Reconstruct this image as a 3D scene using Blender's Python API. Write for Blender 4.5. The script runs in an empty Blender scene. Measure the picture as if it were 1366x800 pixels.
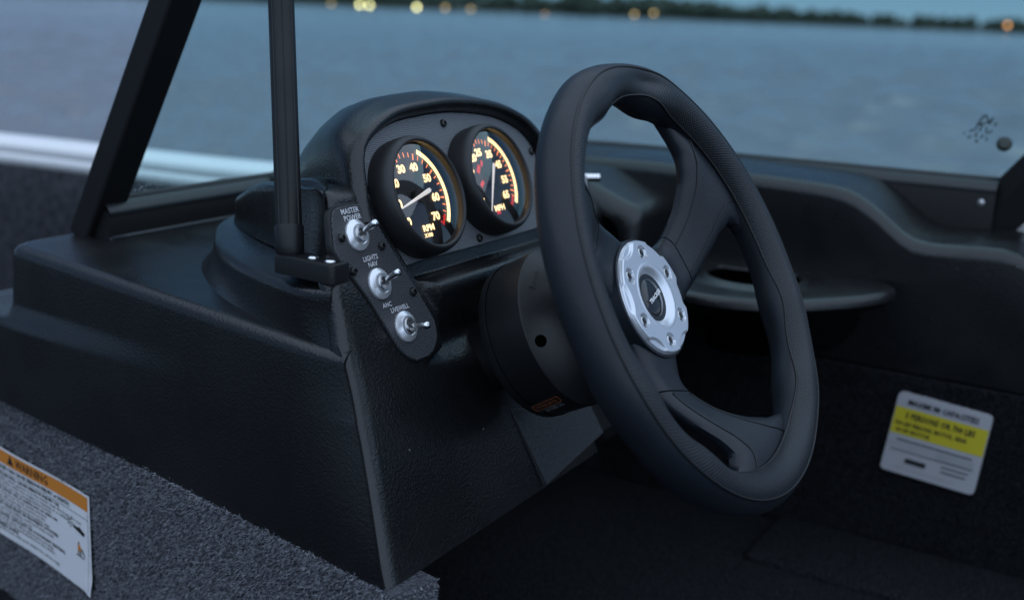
import bpy, math, random
import numpy as np
from mathutils import Matrix, Vector
rng = np.random.default_rng(7); random.seed(7)
S = bpy.context.scene
COL = S.collection
rad = math.radians

# ------------------------------------------------------------------ camera, sky, sun, exposure
# world axes: X = starboard, Y = bow, Z = up (metres); the camera stands in the boat, port and aft of the helm
RC = np.array([[0.51916476, -0.19191971, 0.83284739], [-0.85375057, -0.16174464, 0.49492287],
               [0.03972315, -0.96799044, -0.24782367]])
CAM = np.array([0, 0, .95])
cd = bpy.data.cameras.new("camera"); cam = bpy.data.objects.new("camera", cd); COL.objects.link(cam); S.camera = cam
cam.matrix_world = Matrix([[RC[0, 0], -RC[0, 1], -RC[0, 2], CAM[0]], [RC[1, 0], -RC[1, 1], -RC[1, 2], CAM[1]],
                           [RC[2, 0], -RC[2, 1], -RC[2, 2], CAM[2]], [0, 0, 0, 1]])
cd.sensor_width = 36; cd.lens = 1500 / 1366 * 36
cd.clip_start = .02; cd.clip_end = 6000
cd.dof.use_dof = True; cd.dof.focus_distance = .86; cd.dof.aperture_fstop = 4.2

SUN_EL, SUN_AZ = rad(72.0), rad(218)          # overcast dusk: the whole dome is bright, a little more so aft and port
W = bpy.data.worlds.new("World"); S.world = W; W.use_nodes = True
nt = W.node_tree
sky = nt.nodes.new("ShaderNodeTexSky"); sky.sky_type = 'NISHITA'; sky.sun_disc = False
sky.sun_elevation = SUN_EL; sky.sun_rotation = SUN_AZ
sky.air_density = 1.0; sky.dust_density = .2; sky.ozone_density = 5.0
bg = nt.nodes["Background"]; bg.inputs[1].default_value = .068
# the lowest, most yellow degrees of the model lie behind the far shore: look the sky up a little higher
tcw = nt.nodes.new("ShaderNodeTexCoord"); lift_n = nt.nodes.new("ShaderNodeVectorMath"); lift_n.operation = 'ADD'; lift_n.inputs[1].default_value = (0, 0, .12)
nrm_n = nt.nodes.new("ShaderNodeVectorMath"); nrm_n.operation = 'NORMALIZE'
nt.links.new(tcw.outputs["Generated"], lift_n.inputs[0]); nt.links.new(lift_n.outputs[0], nrm_n.inputs[0]); nt.links.new(nrm_n.outputs[0], sky.inputs[0])
nt.links.new(sky.outputs[0], bg.inputs[0])
sd = bpy.data.lights.new("sun", 'SUN'); sun = bpy.data.objects.new("sun", sd); COL.objects.link(sun)
sd.energy = 2.7; sd.angle = rad(140); sd.color = (.72, .85, 1)
sdir = Vector((math.sin(SUN_AZ) * math.cos(SUN_EL), math.cos(SUN_AZ) * math.cos(SUN_EL), math.sin(SUN_EL)))
sun.rotation_euler = sdir.to_track_quat('Z', 'Y').to_euler(); sun.location = (0, 0, 5)
S.view_settings.view_transform = 'Standard'; S.view_settings.look = 'None'
S.view_settings.exposure = .22; S.view_settings.gamma = 1
S.render.engine = 'CYCLES'
S.cycles.use_denoising = True
S.cycles.max_bounces = 8; S.cycles.transparent_max_bounces = 12
S.cycles.sample_clamp_indirect = 4

# ------------------------------------------------------------------ helpers
def V3(*a): return np.array(a, float)
def sm(x): x = np.clip(x, 0, 1); return x * x * (3 - 2 * x)

class NT:
    def __init__(s, m): s.t = m.node_tree
    def n(s, k, **kw):
        x = s.t.nodes.new(k)
        for a, b in kw.items(): setattr(x, a, b)
        return x
    def l(s, a, b): s.t.links.new(a, b)

def mat(name, base=(.02, .02, .02), rough=.5, metal=0., spec=.5, grain=None, tint=None, emit=None, coat=0., wear=None, dust=0.):
    """grain = list of (kind, scale, distance) fine relief; tint = (colour2, scale, sharp) mottled base colour"""
    m = bpy.data.materials.new(name); m.use_nodes = True; t = NT(m); p = t.t.nodes["Principled BSDF"]
    p.inputs["Base Color"].default_value = (*base, 1); p.inputs["Roughness"].default_value = rough
    p.inputs["Metallic"].default_value = metal; p.inputs["Specular IOR Level"].default_value = spec
    p.inputs["Coat Weight"].default_value = coat
    tc = t.n("ShaderNodeTexCoord")
    if emit:
        p.inputs["Emission Color"].default_value = (*emit[0], 1); p.inputs["Emission Strength"].default_value = emit[1]
    prev = None
    for kind, sc, dist in (grain or []):
        if kind == 'noise':
            x = t.n("ShaderNodeTexNoise"); x.inputs["Scale"].default_value = sc; x.inputs["Detail"].default_value = 3; out = x.outputs[0]
        else:
            x = t.n("ShaderNodeTexVoronoi", feature='SMOOTH_F1'); x.inputs["Scale"].default_value = sc; out = x.outputs[0]
        t.l(tc.outputs["Object"], x.inputs["Vector"])
        b = t.n("ShaderNodeBump"); b.inputs["Distance"].default_value = dist; b.inputs["Strength"].default_value = 1
        t.l(out, b.inputs["Height"])
        if prev: t.l(prev.outputs[0], b.inputs["Normal"])
        prev = b
    if prev: t.l(prev.outputs[0], p.inputs["Normal"])
    if tint:
        x = t.n("ShaderNodeTexNoise"); x.inputs["Scale"].default_value = tint[1]; x.inputs["Detail"].default_value = 4
        t.l(tc.outputs["Object"], x.inputs["Vector"])
        r = t.n("ShaderNodeMapRange"); r.inputs[1].default_value = .5 - tint[2]; r.inputs[2].default_value = .5 + tint[2]
        t.l(x.outputs[0], r.inputs[0])
        mx = t.n("ShaderNodeMix", data_type='RGBA'); mx.inputs[6].default_value = (*base, 1); mx.inputs[7].default_value = (*tint[0], 1)
        t.l(r.outputs[0], mx.inputs[0]); t.l(mx.outputs[2], p.inputs["Base Color"])
    if wear:            # uneven sheen from handling and wiping: (scale, spread of roughness)
        x = t.n("ShaderNodeTexNoise"); x.inputs["Scale"].default_value = wear[0]; x.inputs["Detail"].default_value = 5; x.inputs["Distortion"].default_value = .8
        t.l(tc.outputs["Object"], x.inputs["Vector"])
        r = t.n("ShaderNodeMapRange"); r.inputs[1].default_value = .32; r.inputs[2].default_value = .68; r.inputs[3].default_value = rough - wear[1]; r.inputs[4].default_value = rough + wear[1]
        t.l(x.outputs[0], r.inputs[0]); t.l(r.outputs[0], p.inputs["Roughness"])
    if dust:            # sparse pale specks
        x = t.n("ShaderNodeTexVoronoi"); x.inputs["Scale"].default_value = 75; t.l(tc.outputs["Object"], x.inputs["Vector"])
        sp = t.n("ShaderNodeSeparateColor"); t.l(x.outputs["Color"], sp.inputs[0])
        a = t.n("ShaderNodeMath", operation='LESS_THAN'); a.inputs[1].default_value = .055; t.l(x.outputs["Distance"], a.inputs[0])
        b2 = t.n("ShaderNodeMath", operation='GREATER_THAN'); b2.inputs[1].default_value = .78; t.l(sp.outputs[0], b2.inputs[0])
        ab = t.n("ShaderNodeMath", operation='MULTIPLY'); t.l(a.outputs[0], ab.inputs[0]); t.l(b2.outputs[0], ab.inputs[1])
        ml = t.n("ShaderNodeMath", operation='MULTIPLY'); ml.inputs[1].default_value = dust; t.l(ab.outputs[0], ml.inputs[0])
        mx = t.n("ShaderNodeMix", data_type='RGBA'); mx.inputs[6].default_value = (*base, 1); mx.inputs[7].default_value = (.30, .31, .33, 1)
        t.l(ml.outputs[0], mx.inputs[0]); t.l(mx.outputs[2], p.inputs["Base Color"])
    return m

def rootloc(o):
    while o.parent: o = o.parent
    return np.array(o.location)

def thing(name, label, cat, loc, group=None, kind=None):
    o = bpy.data.objects.new(name, None); o.empty_display_size = .02; o.location = loc; COL.objects.link(o)
    o["label"] = label; o["category"] = cat
    if group: o["group"] = group
    return o

def mesh(name, v, f, m, parent=None, smooth=40, uv=None, label=None, kind=None):
    v = np.asarray(v, float).reshape(-1, 3)
    loc = rootloc(parent) if parent else V3(0, 0, 0)
    me = bpy.data.meshes.new(name); me.from_pydata((v - loc).tolist(), [], [tuple(int(i) for i in q) for q in f]); me.validate()
    if uv is not None:
        l = me.uv_layers.new(name="uv"); idx = np.empty(len(me.loops), int); me.loops.foreach_get("vertex_index", idx)
        l.data.foreach_set("uv", np.asarray(uv, float)[idx].ravel())
    if smooth:
        me.polygons.foreach_set("use_smooth", [True] * len(me.polygons))
        if smooth < 180: me.set_sharp_from_angle(angle=rad(smooth))
    for q in (m if isinstance(m, (list, tuple)) else [m]): me.materials.append(q)
    o = bpy.data.objects.new(name, me); COL.objects.link(o)
    if parent: o.parent = parent
    if label: o["label"] = label
    if kind: o["kind"] = kind
    return o

def gridf(n, m, cu=False, cv=False, off=0):
    f = []
    for i in range(n if cu else n - 1):
        for j in range(m if cv else m - 1):
            i2, j2 = (i + 1) % n, (j + 1) % m
            f.append((off + i * m + j, off + i2 * m + j, off + i2 * m + j2, off + i * m + j2))
    return f

def grid(name, P, m, parent=None, cu=False, cv=False, caps=False, **k):
    P = np.asarray(P, float); n, mm = P.shape[:2]; f = gridf(n, mm, cu, cv)
    if caps: f += [tuple(range(mm))[::-1], tuple(range((n - 1) * mm, n * mm))]
    return mesh(name, P.reshape(-1, 3), f, m, parent, **k)

class MB:
    """collects several shapes into one mesh"""
    def __init__(s): s.v = []; s.f = []; s.n = 0
    def add(s, v, f):
        v = np.asarray(v, float).reshape(-1, 3); s.v.append(v); s.f += [tuple(i + s.n for i in q) for q in f]; s.n += len(v); return s
    def build(s, name, m, parent=None, **k): return mesh(name, np.concatenate(s.v), s.f, m, parent, **k)

def cr(pts, n, closed=False):
    """Catmull-Rom curve through pts, n samples, spaced by length"""
    p = np.asarray(pts, float); k = len(p)
    if closed: q = np.concatenate([p[-1:], p, p[:2]])
    else: q = np.concatenate([2 * p[:1] - p[1:2], p, 2 * p[-1:] - p[-2:-1]])
    out = []
    for i in range(1, len(q) - 2):
        t = np.linspace(0, 1, 24, endpoint=False)[:, None]
        a, b, c, d = q[i - 1], q[i], q[i + 1], q[i + 2]
        out.append(.5 * (2 * b + (c - a) * t + (2 * a - 5 * b + 4 * c - d) * t ** 2 + (3 * b - a - 3 * c + d) * t ** 3))
    out = np.concatenate(out + [q[-2:-1]])
    s = np.concatenate([[0], np.cumsum(np.linalg.norm(np.diff(out, axis=0), axis=1))])
    w = np.linspace(0, s[-1], n + 1 if closed else n)
    if closed: w = w[:-1]
    return np.stack([np.interp(w, s, out[:, i]) for i in range(out.shape[1])], 1)

def frame_of(d):
    d = d / np.linalg.norm(d); a = V3(0, 0, 1) if abs(d[2]) < .9 else V3(1, 0, 0)
    x = np.cross(a, d); x /= np.linalg.norm(x); return x, np.cross(d, x), d

def tube_vf(path, r, n=10, closed=False):
    P = np.asarray(path, float); k = len(P); r = np.broadcast_to(r, (k,))
    T = np.roll(P, -1, 0) - np.roll(P, 1, 0)
    if not closed: T[0] = P[1] - P[0]; T[-1] = P[-1] - P[-2]
    x, y, _ = frame_of(T[0]); out = []
    for i in range(k):
        d = T[i] / np.linalg.norm(T[i]); x = x - d * (x @ d); x /= np.linalg.norm(x); y = np.cross(d, x)
        a = np.linspace(0, 2 * np.pi, n, endpoint=False)[:, None]; out.append(P[i] + r[i] * (np.cos(a) * x + np.sin(a) * y))
    f = gridf(k, n, closed, True)
    if not closed: f += [tuple(range(n))[::-1], tuple(range((k - 1) * n, k * n))]
    return np.concatenate(out), f

def lathe_vf(c, ax, prof, n=48, cap0=False, cap1=False, sx=1., xdir=None):
    """prof: (r, h) along axis ax from c"""
    x, y, d = frame_of(np.asarray(ax, float))
    a = np.linspace(0, 2 * np.pi, n, endpoint=False)[:, None]
    P = np.concatenate([c + r * (np.cos(a) * x + np.sin(a) * y) + d * h for r, h in prof])
    f = gridf(len(prof), n, False, True)
    if cap0: f.append(tuple(range(n))[::-1])
    if cap1: f.append(tuple(range((len(prof) - 1) * n, len(prof) * n)))
    return P, f

def prism_vf(fr, poly, w0, w1, bev=0.):
    """extrude a closed outline (u,v) from w0 to w1 in frame function fr, with a small chamfer on top"""
    p = np.asarray(poly, float); n = len(p); c = p.mean(0)
    def ins(q, d):
        t = np.roll(q, -1, 0) - np.roll(q, 1, 0); t /= np.linalg.norm(t, axis=1)[:, None] + 1e-12
        nn = np.stack([t[:, 1], -t[:, 0]], 1); s = np.sign((nn * (q - c)).sum(1).mean()); return q - s * nn * d
    R = [(p, w0), (p, w1 - bev)]
    if bev: R += [(ins(p, bev * .3), w1 - bev * .3), (ins(p, bev), w1)]
    P = np.concatenate([np.stack([fr(u, v, w) for u, v in q]) for q, w in R])
    f = gridf(len(R), n, False, True) + [tuple(range(n))[::-1], tuple(range((len(R) - 1) * n, len(R) * n))]
    return P, f

def box_vf(c, x, y, z, hx, hy, hz):
    c, x, y, z = map(np.asarray, (c, x, y, z))
    P = [c + x * hx * a + y * hy * b + z * hz * d for a in (-1, 1) for b in (-1, 1) for d in (-1, 1)]
    return np.array(P), [(0, 1, 3, 2), (4, 6, 7, 5), (0, 4, 5, 1), (2, 3, 7, 6), (0, 2, 6, 4), (1, 5, 7, 3)]

def rbox(name, lo, hi, r, m, parent=None, seg=4, **k):
    """axis-aligned rounded box"""
    import bmesh
    bm = bmesh.new(); bmesh.ops.create_cube(bm, size=1)
    lo, hi = np.array(lo), np.array(hi)
    for q in bm.verts: q.co = Vector((lo + (np.array(q.co) + .5) * (hi - lo)).tolist())
    bmesh.ops.bevel(bm, geom=bm.edges[:], offset=r, segments=seg, profile=.5, affect='EDGES')
    bm.verts.index_update(); v = np.array([q.co[:] for q in bm.verts]); f = [tuple(q.index for q in w.verts) for w in bm.faces]; bm.free()
    return mesh(name, v, f, m, parent, **k)

def text_vf(s, size, o, ex, ey, sx=1., align='CENTER', bold=0., res=2, space=1., lift=None, depth=0.):
    """flat (or slightly thick) lettering laid in the plane o + ex,ey"""
    c = bpy.data.curves.new("lettering", 'FONT'); c.body = s; c.size = size; c.align_x = align; c.align_y = 'CENTER'
    c.resolution_u = res; c.offset = bold; c.space_character = space; c.fill_mode = 'FRONT'
    ob = bpy.data.objects.new("lettering", c); COL.objects.link(ob)
    dg = bpy.context.evaluated_depsgraph_get(); dg.update(); e = ob.evaluated_get(dg); me = e.to_mesh()
    v = np.array([q.co[:] for q in me.vertices]).reshape(-1, 3); f = [tuple(p.vertices) for p in me.polygons]
    e.to_mesh_clear(); bpy.data.objects.remove(ob); bpy.data.curves.remove(c)
    if not len(v): return np.zeros((0, 3)), []
    P = np.asarray(o) + v[:, :1] * sx * np.asarray(ex) + v[:, 1:2] * np.asarray(ey)
    if lift is not None: P = np.array([lift(q) for q in P])
    return P, f

X, Y, Z = V3(1, 0, 0), V3(0, 1, 0), V3(0, 0, 1)
# plane of the helm's aft face: (u starboard, v up the slope, w out towards the driver)
PG = V3(.714, .517, .805); NG = V3(0, -.9229, .385); VG = V3(0, .385, .9229)
def A(u, v, w=0.): return PG + X * u + VG * v + NG * w
# plane of the steering wheel
CW = V3(.7686, .3028, .7603); NW = V3(0, -.878, .4785); VW = V3(0, .4785, .878)
def WF(u, v, w=0.): return CW + X * u + VW * v + NW * w

# ------------------------------------------------------------------ materials
M_plastic = mat("moulded black plastic", (.0055, .0058, .0066), .31, spec=.5, grain=[('noise', 260, .00005), ('voro', 560, .00024)], wear=(11, .07), dust=.5)
M_plastic_s = mat("smooth black plastic", (.006, .0065, .0075), .48, spec=.35, grain=[('noise', 500, .0001)], wear=(16, .08))
M_rubber = mat("black rubber", (.012, .012, .013), .5, grain=[('noise', 700, .00008)])
M_paint = mat("black powder coat", (.006, .006, .0065), .55, spec=.3, grain=[('noise', 1200, .00008)])
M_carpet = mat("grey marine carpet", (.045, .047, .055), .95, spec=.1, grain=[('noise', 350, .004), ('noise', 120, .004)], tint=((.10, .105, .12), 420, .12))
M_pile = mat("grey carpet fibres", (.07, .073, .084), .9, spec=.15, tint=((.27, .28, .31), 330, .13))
M_shadecarpet = mat("dark carpet with painted shade", (.006, .0065, .008), .95, spec=.08, grain=[('noise', 300, .004)], tint=((.020, .021, .024), 350, .1))  # dark carpet, its colour lowered further to paint the shade near the floor
M_white = mat("white gel coat", (.8, .8, .8), .3, grain=[('noise', 40, .0003)])
M_alu = mat("satin silver", (.70, .73, .78), .33, metal=.6, grain=[('noise', 900, .00004)])
M_chrome = mat("bright chrome", (.8, .8, .81), .16, metal=1.)
M_nut = mat("polished dress nut", (.80, .81, .84), .24, metal=.6)
M_steel = mat("worn steel", (.5, .5, .5), .3, metal=1., grain=[('noise', 800, .0001)])
M_blackscrew = mat("black screw", (.01, .01, .01), .35)
M_dial = mat("black dial", (.008, .008, .009), .5)
M_holeshade = mat("hole", (.0008, .0008, .0008), .9, spec=0.)  # near black, paints the shade inside holes and recesses
M_leather = mat("black leather", (.0095, .0125, .0175), .45, spec=.36, grain=[('voro', 900, .00012), ('noise', 300, .0001)], wear=(13, .10))
M_thread = mat("black seam", (.004, .004, .005), .5)
M_label = mat("white vinyl", (.72, .72, .74), .45, grain=[('noise', 60, .0006)])
M_orange = mat("orange print", (.62, .22, .03), .5)
M_yellow = mat("yellow print", (.50, .42, .02), .5)
M_ink = mat("black print", (.015, .015, .015), .5)
M_greyink = mat("grey print", (.30, .31, .32), .5)
M_whiteink = mat("white print", (.62, .62, .64), .5)
M_cream = mat("lit cream numeral", (.8, .7, .5), .5, emit=((1., .66, .28), 1.75))
M_arc = mat("lit cream arc", (.8, .7, .5), .5, emit=((1., .70, .30), 2.0))
M_tick = mat("lit orange tick", (.6, .2, .1), .5, emit=((1., .25, .08), 1.3))
M_red = mat("lit red print", (.6, .05, .05), .5, emit=((1., .03, .03), .45))
M_needle = mat("lit white needle", (.8, .8, .78), .5, emit=((1., .85, .7), .45))

def glass_mat(name, tint, refl=1.0):
    m = bpy.data.materials.new(name); m.use_nodes = True; t = NT(m); t.t.nodes.clear()
    o = t.n("ShaderNodeOutputMaterial"); tr = t.n("ShaderNodeBsdfTransparent"); gl = t.n("ShaderNodeBsdfGlossy"); mx = t.n("ShaderNodeMixShader")
    fr = t.n("ShaderNodeFresnel"); geo = t.n("ShaderNodeNewGeometry"); ior = t.n("ShaderNodeMix"); ior.inputs[2].default_value = 1.45; ior.inputs[3].default_value = 1 / 1.45
    t.l(geo.outputs["Backfacing"], ior.inputs[0]); t.l(ior.outputs[0], fr.inputs[0])
    tr.inputs[0].default_value = (*tint, 1); gl.inputs["Roughness"].default_value = .02
    k = t.n("ShaderNodeMath", operation='MULTIPLY'); k.inputs[1].default_value = refl
    t.l(fr.outputs[0], k.inputs[0]); t.l(k.outputs[0], mx.inputs[0]); t.l(tr.outputs[0], mx.inputs[1]); t.l(gl.outputs[0], mx.inputs[2]); t.l(mx.outputs[0], o.inputs[0])
    return m
M_glass = glass_mat("tinted windshield glass", (.75, .96, .945), .7)
M_lens = glass_mat("gauge lens", (.93, .93, .93), 2.6)

def uv_pattern(name, base, base2, rough, fn, dist):
    """material with a small repeating relief laid on the uv map (in mm)"""
    m = bpy.data.materials.new(name); m.use_nodes = True; t = NT(m); p = t.t.nodes["Principled BSDF"]
    uv = t.n("ShaderNodeUVMap"); sp = t.n("ShaderNodeSeparateXYZ"); t.l(uv.outputs[0], sp.inputs[0])
    h = fn(t, sp.outputs[0], sp.outputs[1])
    mx = t.n("ShaderNodeMix", data_type='RGBA'); mx.inputs[6].default_value = (*base2, 1); mx.inputs[7].default_value = (*base, 1)
    t.l(h, mx.inputs[0]); t.l(mx.outputs[2], p.inputs["Base Color"])
    b = t.n("ShaderNodeBump"); b.inputs["Distance"].default_value = dist; t.l(h, b.inputs["Height"]); t.l(b.outputs[0], p.inputs["Normal"])
    p.inputs["Roughness"].default_value = rough
    return m
def mth(t, op, a, b=None):
    x = t.n("ShaderNodeMath", operation=op)
    for i, q in enumerate((a, b)):
        if q is None: continue
        if isinstance(q, (int, float)): x.inputs[i].default_value = q
        else: t.l(q, x.inputs[i])
    return x.outputs[0]
def weave(t, u, v):
    a = mth(t, 'SINE', mth(t, 'MULTIPLY', mth(t, 'ADD', u, v), 2 * math.pi / 3.1)); b = mth(t, 'SINE', mth(t, 'MULTIPLY', mth(t, 'SUBTRACT', u, v), 2 * math.pi / 3.1))
    return mth(t, 'ADD', mth(t, 'MULTIPLY', mth(t, 'MULTIPLY', a, b), .5), .5)
M_weave = uv_pattern("woven look panel", (.20, .215, .235), (.085, .09, .10), .30, weave, .0005)
M_weave2 = uv_pattern("dark woven look panel", (.060, .064, .072), (.022, .023, .026), .32, weave, .0006)
def perf(t, u, v):
    # staggered round holes, uv in mm
    def dots(du, dv):
        a = mth(t, 'SUBTRACT', mth(t, 'FRACT', mth(t, 'ADD', mth(t, 'DIVIDE', u, 3.0), du)), .5)
        b = mth(t, 'SUBTRACT', mth(t, 'FRACT', mth(t, 'ADD', mth(t, 'DIVIDE', v, 3.0), dv)), .5)
        r = mth(t, 'SQRT', mth(t, 'ADD', mth(t, 'MULTIPLY', a, a), mth(t, 'MULTIPLY', b, b)))
        x = t.n("ShaderNodeMapRange"); x.inputs[1].default_value = .13; x.inputs[2].default_value = .27; t.l(r, x.inputs[0]); return x.outputs[0]
    return mth(t, 'MINIMUM', dots(0, 0), dots(.5, .5))
M_perf = uv_pattern("perforated black leather", (.0115, .0145, .0195), (.002, .002, .003), .45, perf, .0005)

# ------------------------------------------------------------------ water, sky-line, far shore
def water_mat():
    m = bpy.data.materials.new("lake water"); m.use_nodes = True; t = NT(m); p = t.t.nodes["Principled BSDF"]
    p.inputs["Base Color"].default_value = (.205, .212, .222, 1); p.inputs["Roughness"].default_value = .12; p.inputs["IOR"].default_value = 1.33
    tc = t.n("ShaderNodeTexCoord"); prev = None
    for sc, d, st in ((1.5, .06, (1, 1.4, 1)), (6.5, .035, (1, 1.2, 1)), (17., .012, (1, 1.2, 1))):
        mp = t.n("ShaderNodeMapping"); mp.inputs["Scale"].default_value = st; mp.inputs["Rotation"].default_value = (0, 0, .6)
        x = t.n("ShaderNodeTexNoise"); x.inputs["Scale"].default_value = sc; x.inputs["Detail"].default_value = 3; x.inputs["Distortion"].default_value = .4
        t.l(tc.outputs["Object"], mp.inputs[0]); t.l(mp.outputs[0], x.inputs["Vector"])
        b = t.n("ShaderNodeBump"); b.inputs["Distance"].default_value = d; b.inputs["Strength"].default_value = .38; t.l(x.outputs[0], b.inputs["Height"])
        if prev: t.l(prev.outputs[0], b.inputs["Normal"])
        prev = b
    t.l(prev.outputs[0], p.inputs["Normal"])
    return m
WZ = -.10
# one sheet to the horizon; finely divided in the seaward sector, where the wavelets are real relief
az0 = math.atan2(.5110, .8596)
an = np.concatenate([az0 + np.radians(np.linspace(-38, 38, 330)), az0 + np.radians(np.linspace(38, 322, 72)[1:-1])])
rd = np.concatenate([[3.], np.geomspace(5, 150, 560), [220, 400, 800, 1500, 4800]])
gx, gy = np.cos(an)[None] * rd[:, None], np.sin(an)[None] * rd[:, None]
h = np.zeros_like(gx)
for i in range(34):
    lam = 10 ** rng.uniform(math.log10(.32), math.log10(1.9)); d = 2.2 + rng.normal(0, .40); kx, ky = math.cos(d) * 2 * np.pi / lam, math.sin(d) * 2 * np.pi / lam
    fade = np.clip(1.6 - rd * .0054 * 4 / lam, 0, 1)[:, None]
    h += .0105 * lam ** .8 * np.sin(kx * gx + ky * gy + rng.uniform(0, 6.28)) * fade
sect_ = np.clip((math.radians(37) - np.abs((an - az0 + np.pi) % (2 * np.pi) - np.pi)) / .06, 0, 1)[None]
P = np.stack([gx, gy, WZ + h * sect_], 2); n = len(an)
o = mesh("water", np.concatenate([P.reshape(-1, 3), [[0, 0, WZ]]]), gridf(len(rd), n, False, True) + [(len(rd) * n, i, (i + 1) % n) for i in range(n)], water_mat(), smooth=180, kind="structure")

FWD = V3(.8596, .5110, 0); SIDE = V3(.5110, -.8596, 0)        # heading of the view over the water, and to its right
M_forest = mat("far dark trees", (.020, .030, .022), .9, tint=((.045, .055, .035), .25, .2))
M_shore = mat("far shore ground", (.035, .04, .032), .95)
xs = np.linspace(-620, 620, 90)
prof = [(790, WZ - .3), (800, .25), (812, 1.5), (900, 5), (1100, 6), (1300, -1)]
P = np.array([[FWD * (d + 6 * math.sin(x * .02) + 4 * math.sin(x * .057)) + SIDE * x + Z * h for d, h in prof] for x in xs])
grid("far_shore", P, M_shore, kind="structure")
mb = MB()
ico = []
import bmesh
bm = bmesh.new(); bmesh.ops.create_icosphere(bm, subdivisions=2, radius=1); bm.verts.index_update()
iv = np.array([q.co[:] for q in bm.verts]); iff = [tuple(q.index for q in w.verts) for w in bm.faces]; bm.free()
for i in range(620):
    x = rng.uniform(-600, 600); dpt = rng.uniform(806, 850); h = rng.uniform(7, 12) * (1.0 + .35 * (x < -90) + .25 * math.sin(x * .013 + 1))
    base = FWD * dpt + SIDE * x + Z * 1.0
    nv = iv * (1 + rng.normal(0, .13, (len(iv), 1)))
    mb.add(base + nv * V3(h * .42, h * .42, h * .55) + Z * h * .5, iff)
mb.build("far_wood", M_forest, kind="stuff", smooth=0)
M_lampg = [mat("warm lamp glow", (1, .8, .4), .5, emit=((1., .74, .32), 7)), mat("orange lamp glow", (1, .5, .2), .5, emit=((1., .36, .12), 3)), mat("dim lamp glow", (1, .5, .2), .5, emit=((.8, .45, .18), 1.6))]
M_post = mat("lamp post", (.05, .05, .05), .6)
LAMPS = [(480, 7, 0, 'brightest pale yellow lamp on the far shore, left of its close twin'), (493, 8, 0, 'bright pale yellow lamp on the far shore, right of its close twin'),
         (556, 10, 0, 'yellow lamp standing alone on the far shore, above the gauges'), (628, 13, 2, 'dim amber lamp on the far shore, between the gauge hood and the wheel'),
         (594, 11, 2, 'faint orange lamp on the far shore, next to the lone yellow lamp'), (442, 6, 2, 'faint lamp leftmost of the far shore lamps seen through the windshield'),
         (727, 21, 1, 'low reddish lamp at the water edge, left of the steering wheel top'), (846, 20, 2, 'dim amber lamp on the far shore, right above the steering wheel'),
         (872, 18, 2, 'fainter lamp beside the dim amber one above the steering wheel'), (1344, 34, 1, 'orange lamp on the far shore at the far right of the windshield')]
for px, py, k, lab in LAMPS:
    r = RC @ V3((px - 683) / 1500, (py - 400) / 1500, 1); q = CAM + r * (797 / (r @ FWD))
    L = thing("shore_lamp", lab, "lamp", (q[0], q[1], 0), group="lamps along the far shore")
    mesh("post", *tube_vf([V3(q[0], q[1], -1), V3(q[0], q[1], q[2] - .9)], .12, 6), M_post, L)
    mesh("lamp_globe", iv * 1.25 + q, iff, M_lampg[k], L, smooth=180)

# ------------------------------------------------------------------ boat hull
hull = thing("boat_hull", "dark carpeted inside of the boat with its white gunwale along the water", "boat", (.6, .5, .2))
gp = cr([(1.50, -1.6, .735), (1.50, -.6, .735), (1.50, .2, .728), (1.50, .9, .69), (1.475, 1.4, .661), (1.455, 2.1, .650), (1.33, 3.0, .645), (1.0, 3.8, .62), (.45, 4.3, .62), (-.3, 4.3, .62), (-1.0, 3.8, .62)], 90)
T = np.gradient(gp, axis=0); T[:, 2] = 0; T /= np.linalg.norm(T, axis=1)[:, None]; Nn = np.stack([T[:, 1], -T[:, 0], 0 * T[:, 0]], 1)   # outward
gprof = [(-.034, -.040), (-.040, -.034), (-.042, -.026), (-.040, -.019), (-.034, -.016), (-.033, -.012), (-.036, -.008), (-.034, .000), (-.026, .008), (-.012, .013), (.0, .014), (.03, .012), (.055, .004), (.07, -.02), (.072, -.10), (.04, -.5), (-.03, -.75)]
P = np.array([[gp[i] + Nn[i] * a + Z * b for a, b in gprof] for i in range(len(gp))])
grid("gunwale", P, M_white, hull, smooth=60)
lin = [(-.030, -.039), (-.042, -.043), (-.055, -.10), (-.06, -.5), (-.06, -.75)]
grid("rub_strip", np.array([[gp[i] + Nn[i] * a + Z * b for a, b in ((-.0335, -.0168), (-.0365, -.0160), (-.0368, -.0120), (-.0335, -.0112))] for i in range(len(gp))]), mat("grey rub strip", (.42, .42, .44), .5), hull, smooth=60)
pp = P.copy(); pp[:, :, 0] = -.55 - (pp[:, :, 0] - .45)
grid("gunwale", pp[:48], M_white, hull, smooth=60)
M_bowcarpet = mat("charcoal bow carpet", (.024, .025, .029), .95, spec=.1, grain=[("noise", 300, .004)], tint=((.055, .057, .065), 60, .15))
grid("side_liner", np.array([[gp[i] + Nn[i] * a + Z * b for a, b in lin] for i in range(len(gp))]), M_bowcarpet, hull, smooth=60)
grid("bow_deck", np.array([[V3(x, y, .33) for y in np.linspace(.97, 4.25, 8)] for x in np.linspace(-1.2, 1.46, 8)]), M_bowcarpet, hull)
grid("floor", np.array([[V3(x, y, .345) for y in np.linspace(-1.6, .99, 8)] for x in np.linspace(-1.2, 1.46, 8)]), M_shadecarpet, kind="structure")
grid("bulkhead", np.array([[V3(x, .94, z) for z in (.3, .60)] for x in (.66, 1.46)]), M_shadecarpet, hull)

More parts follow.
